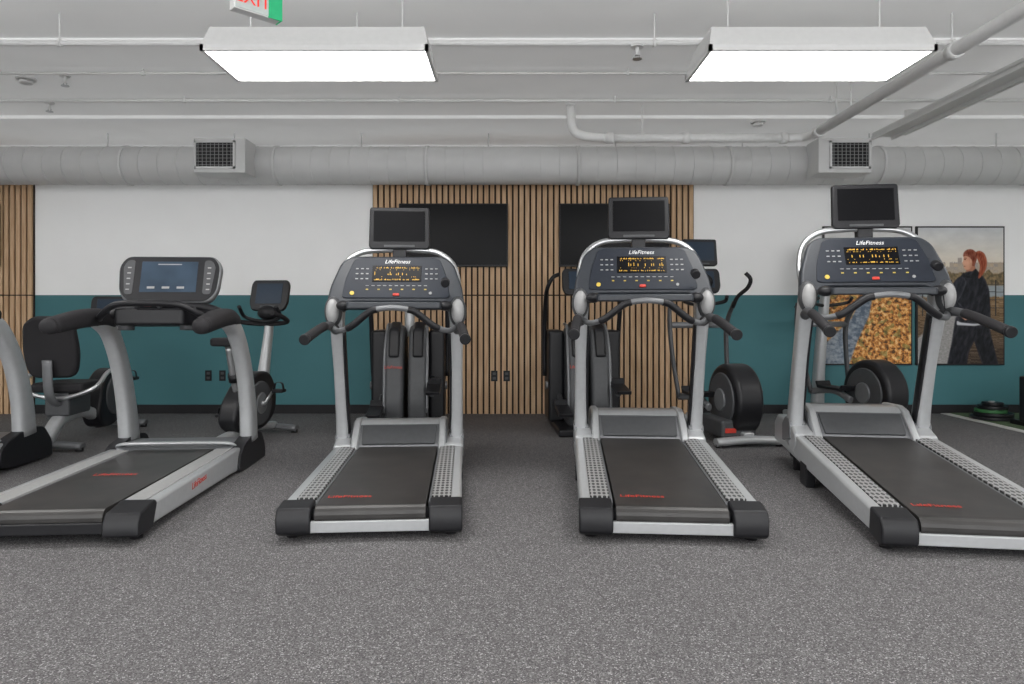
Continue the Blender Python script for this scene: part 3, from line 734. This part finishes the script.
# ---------------------------------------------------------------- ellipticals
def elliptical(loc, ang):
    e = empty('elliptical_trainer', loc, math.radians(ang))
    for y, w in ((-0.42, 0.3), (0.85, 0.3)):
        sweep('stabilizer', [(-w, y, 0.045), (0, y, 0.06), (w, y, 0.045)], (0.035, 0.05), SILVER, e, ref=(0, 0, 1), n=14)
        for s in (-1, 1): cyl('foot', (s*w*0.9, y, 0), (s*w*0.9, y, 0.03), 0.03, RUBBER, e)
    box('spine', (-0.05, -0.42, 0.05), (0.05, 0.85, 0.12), SILVER, e, bevel=0.015)
    shroud('flywheel_housing', -0.15, 0.37, 0.32, 0.32, 0.12, BLACK, e, bevel=0.045)
    shroud('housing_ring', -0.15, 0.37, 0.24, 0.24, 0.135, GREY, e, bevel=0.012)
    shroud('housing_hub', -0.15, 0.37, 0.1, 0.1, 0.15, SILVERD, e, bevel=0.01)
    box('rear_shroud', (-0.22, -0.36, 0.06), (0.10, 0.12, 0.22), GREY, e, bevel=0.03)
    box('housing_label', (-0.19, -0.366, 0.11), (-0.09, -0.355, 0.15), RED, e, bevel=0.003)
    sweep('mast', [(0, 0.72, 0.1), (0, 0.68, 0.6), (0, 0.62, 1.1), (0, 0.56, 1.5)], [(0.06, 0.07), (0.05, 0.06), (0.045, 0.055), (0.04, 0.045)], SILVER, e, n=16, power=3)
    cyl('pivot_bar', (-0.3, 0.64, 1.02), (0.3, 0.64, 1.02), 0.03, SILVERD, e)
    for s in (-1, 1):
        k = 0.08*s
        sweep('swing_arm', [(s*0.29, 0.5+k, 0.32), (s*0.30, 0.6+k*0.5, 0.7), (s*0.30, 0.64, 1.02), (s*0.30, 0.56-k, 1.25)], [(0.02, 0.03), (0.02, 0.03), (0.022, 0.035), 0.018], GREY, e, n=12)
        sweep('swing_handle', [(s*0.30, 0.58-k, 1.2), (s*0.30, 0.48-k, 1.30), (s*0.34, 0.36-k, 1.38), (s*0.34, 0.3-k, 1.46), (s*0.3, 0.32-k, 1.52)], 0.019, RUBBER, e, n=12)
        sweep('pedal_beam', [(s*0.2, -0.15-k, 0.37+k), (s*0.22, 0.15, 0.36), (s*0.28, 0.52+k, 0.33)], (0.022, 0.032), SILVERD, e, n=12, power=3)
        prism('foot_plate', [(-0.05, 0.38), (0.3, 0.38), (0.33, 0.44), (0.31, 0.45), (0.28, 0.405), (-0.03, 0.405), (-0.06, 0.44), (-0.08, 0.43)], 'x', *sorted((s*0.15, s*0.31)), BLACK, e, bevel=0.006)
    sweep('fixed_handle', [(-0.2, 0.42, 1.3), (-0.2, 0.5, 1.25), (0, 0.58, 1.22), (0.2, 0.5, 1.25), (0.2, 0.42, 1.3)], 0.018, BLACK, e, n=12)
    ball('console_mount', (0, 0.57, 1.45), (0.12, 0.08, 0.09), BLACK, e)
    tablet(e, (0, 0.54, 1.34), -12, 0.40, 0.25)
    screen_unit(e, T((0, 0.58, 1.61)) @ R(-6, 'X'), 0.36, 0.27, sm=IDLE)
elliptical((1.96, 6.22, 0), 8)
elliptical((3.48, 6.75, 0), 12)

def summit(loc, ang):
    e = empty('vertical_cross_trainer', loc, math.radians(ang))
    box('base_plate', (-0.32, -0.5, 0.0), (0.32, 0.5, 0.07), BLACK, e, bevel=0.02)
    for s in (-1, 1):
        xa, xb = sorted((s*0.02, s*0.2))
        prism('shroud_half', [(-0.3, 0.05), (-0.33, 0.3), (-0.26, 0.75), (-0.16, 0.98), (0.0, 1.03), (0.2, 0.98), (0.34, 0.6), (0.42, 0.05)], 'x', xa, xb, GREY, e, bevel=0.045, r=0.06)
        xa, xb = sorted((s*0.06, s*0.165))
        prism('shroud_cap', [(-0.29, 0.72), (-0.19, 0.99), (0.0, 1.06), (0.2, 1.0), (0.2, 0.9), (-0.1, 0.7)], 'x', xa, xb, BLACK, e, bevel=0.03, r=0.04)
        sweep('shroud_trim', [(s*0.2, -0.30, 0.2), (s*0.2, -0.28, 0.5), (s*0.2, -0.22, 0.78), (s*0.19, -0.08, 1.0), (s*0.19, 0.12, 1.03)], 0.014, SILVERD, e, n=10)
        sweep('step_arm', [(s*0.24, 0.4, 0.55), (s*0.25, 0.1, 0.42+0.08*s), (s*0.25, -0.42, 0.3+0.1*s)], (0.025, 0.04), GREY, e, n=12, power=3)
        prism('foot_plate', [(-0.6, 0.30+0.1*s), (-0.28, 0.34+0.1*s), (-0.25, 0.42+0.1*s), (-0.27, 0.42+0.1*s), (-0.31, 0.37+0.1*s), (-0.61, 0.33+0.1*s)], 'x', *sorted((s*0.20, s*0.33)), BLACK, e, bevel=0.006)
        box('side_cover', (min(s*0.2, s*0.36), 0.0, 0.06), (max(s*0.2, s*0.36), 0.42, 0.97), BLACK, e, bevel=0.035)
        sweep('swing_arm', [(s*0.37, 0.25, 0.5), (s*0.38, 0.22, 0.9), (s*0.38, 0.12, 1.2), (s*0.38, -0.02, 1.36), (s*0.33, -0.06, 1.48), (s*0.26, -0.02, 1.52)], [0.024, 0.024, 0.022, 0.02, 0.02, 0.02], BLACK, e, n=12)
        cyl('side_bolt', (s*0.35, 0.1, 0.42), (s*0.38, 0.1, 0.42), 0.04, SILVERD, e)
    Mt = T((-0.11, -0.325, 0.62)) @ R(-8, 'X') @ R(90, 'X')
    text('shroud_print', 'LifeFitness', 0.04, RED, e, Mt)
    sweep('mast', [(0, 0.2, 0.9), (0, 0.2, 1.2), (0, 0.12, 1.4)], (0.05, 0.05), SILVER, e, n=14)
    tablet(e, (0, 0.08, 1.32), -14, 0.42, 0.28)
summit((-1.02, 6.7, 0), 4)
summit((0.72, 6.75, 0), 3)

# ---------------------------------------------------------------- right corner: turf strip, rack, weights
box('floor_border_strip', (4.86, 5.0, 0.0), (4.96, WALL-0.02, 0.006), mat('light_floor_strip', (0.55, 0.55, 0.53), 0.7))
box('turf_mat', (4.96, 5.0, 0.0), (7.4, WALL-0.02, 0.01), ramp_mat('green_turf', [(0.3, srgb(58, 82, 54)), (0.7, srgb(92, 112, 80))], 'noise', 60, 0.9, const=False))
rk = empty('dumbbell_rack', (5.75, 6.75, 0.01), 0)
for s in (-1, 1):
    box('side_frame', (s*0.62-0.03, -0.3, 0.0), (s*0.62+0.03, 0.25, 0.05), BLACK, rk, bevel=0.008)
    box('side_post', (s*0.62-0.05, -0.15, 0.04), (s*0.62+0.05, 0.1, 0.5), BLACK, rk, bevel=0.02)
for z in (0.18, 0.4):
    box('shelf', (-0.62, -0.15, z), (0.62, 0.15, z+0.03), BLACKM, rk, bevel=0.005)
    for k in range(5):
        xx = -0.5+k*0.24
        for yy in (-0.1, 0.1): cyl('dumbbell_head', (xx, yy-0.05, z+0.09), (xx, yy+0.05, z+0.09), 0.062, BLACK if (k+1) % 3 else GREEN, rk, n=6, bevel=0.006)
        cyl('dumbbell_handle', (xx, -0.08, z+0.09), (xx, 0.08, z+0.09), 0.018, TUBEM, rk)
wp = empty('weight_plates', (5.13, 7.3, 0.01))
zz = 0.0
for k, (m, r, dx) in enumerate([(BLACK, 0.2, 0), (BLACK, 0.18, 0.02), (GREEN, 0.15, -0.01), (BLACK, 0.14, 0.01), (BLACK, 0.1, 0.01)]):
    cyl('plate', (dx, 0, zz), (dx, 0, zz+0.035), r, m, wp, n=32, bevel=0.006); zz += 0.036
cyl('plate_hub', (0, 0, 0), (0, 0, zz+0.01), 0.03, TUBEM, wp)

# ---------------------------------------------------------------- world, camera
w = bpy.data.worlds.new('world'); sc.world = w; w.use_nodes = True
w.node_tree.nodes['Background'].inputs[0].default_value = (0.98, 0.99, 1, 1); w.node_tree.nodes['Background'].inputs[1].default_value = 3.3
cam = bpy.data.cameras.new('camera'); co = bpy.data.objects.new('camera', cam); COL.objects.link(co)
cam.lens = 24; cam.sensor_width = 36; cam.shift_y = -28/1024; cam.clip_start = 0.05
co.location = (0, 0, 1.13); co.rotation_euler = (math.radians(90), 0, 0)
sc.camera = co
sc.view_settings.view_transform = 'Standard'
sc.view_settings.exposure = 0.3
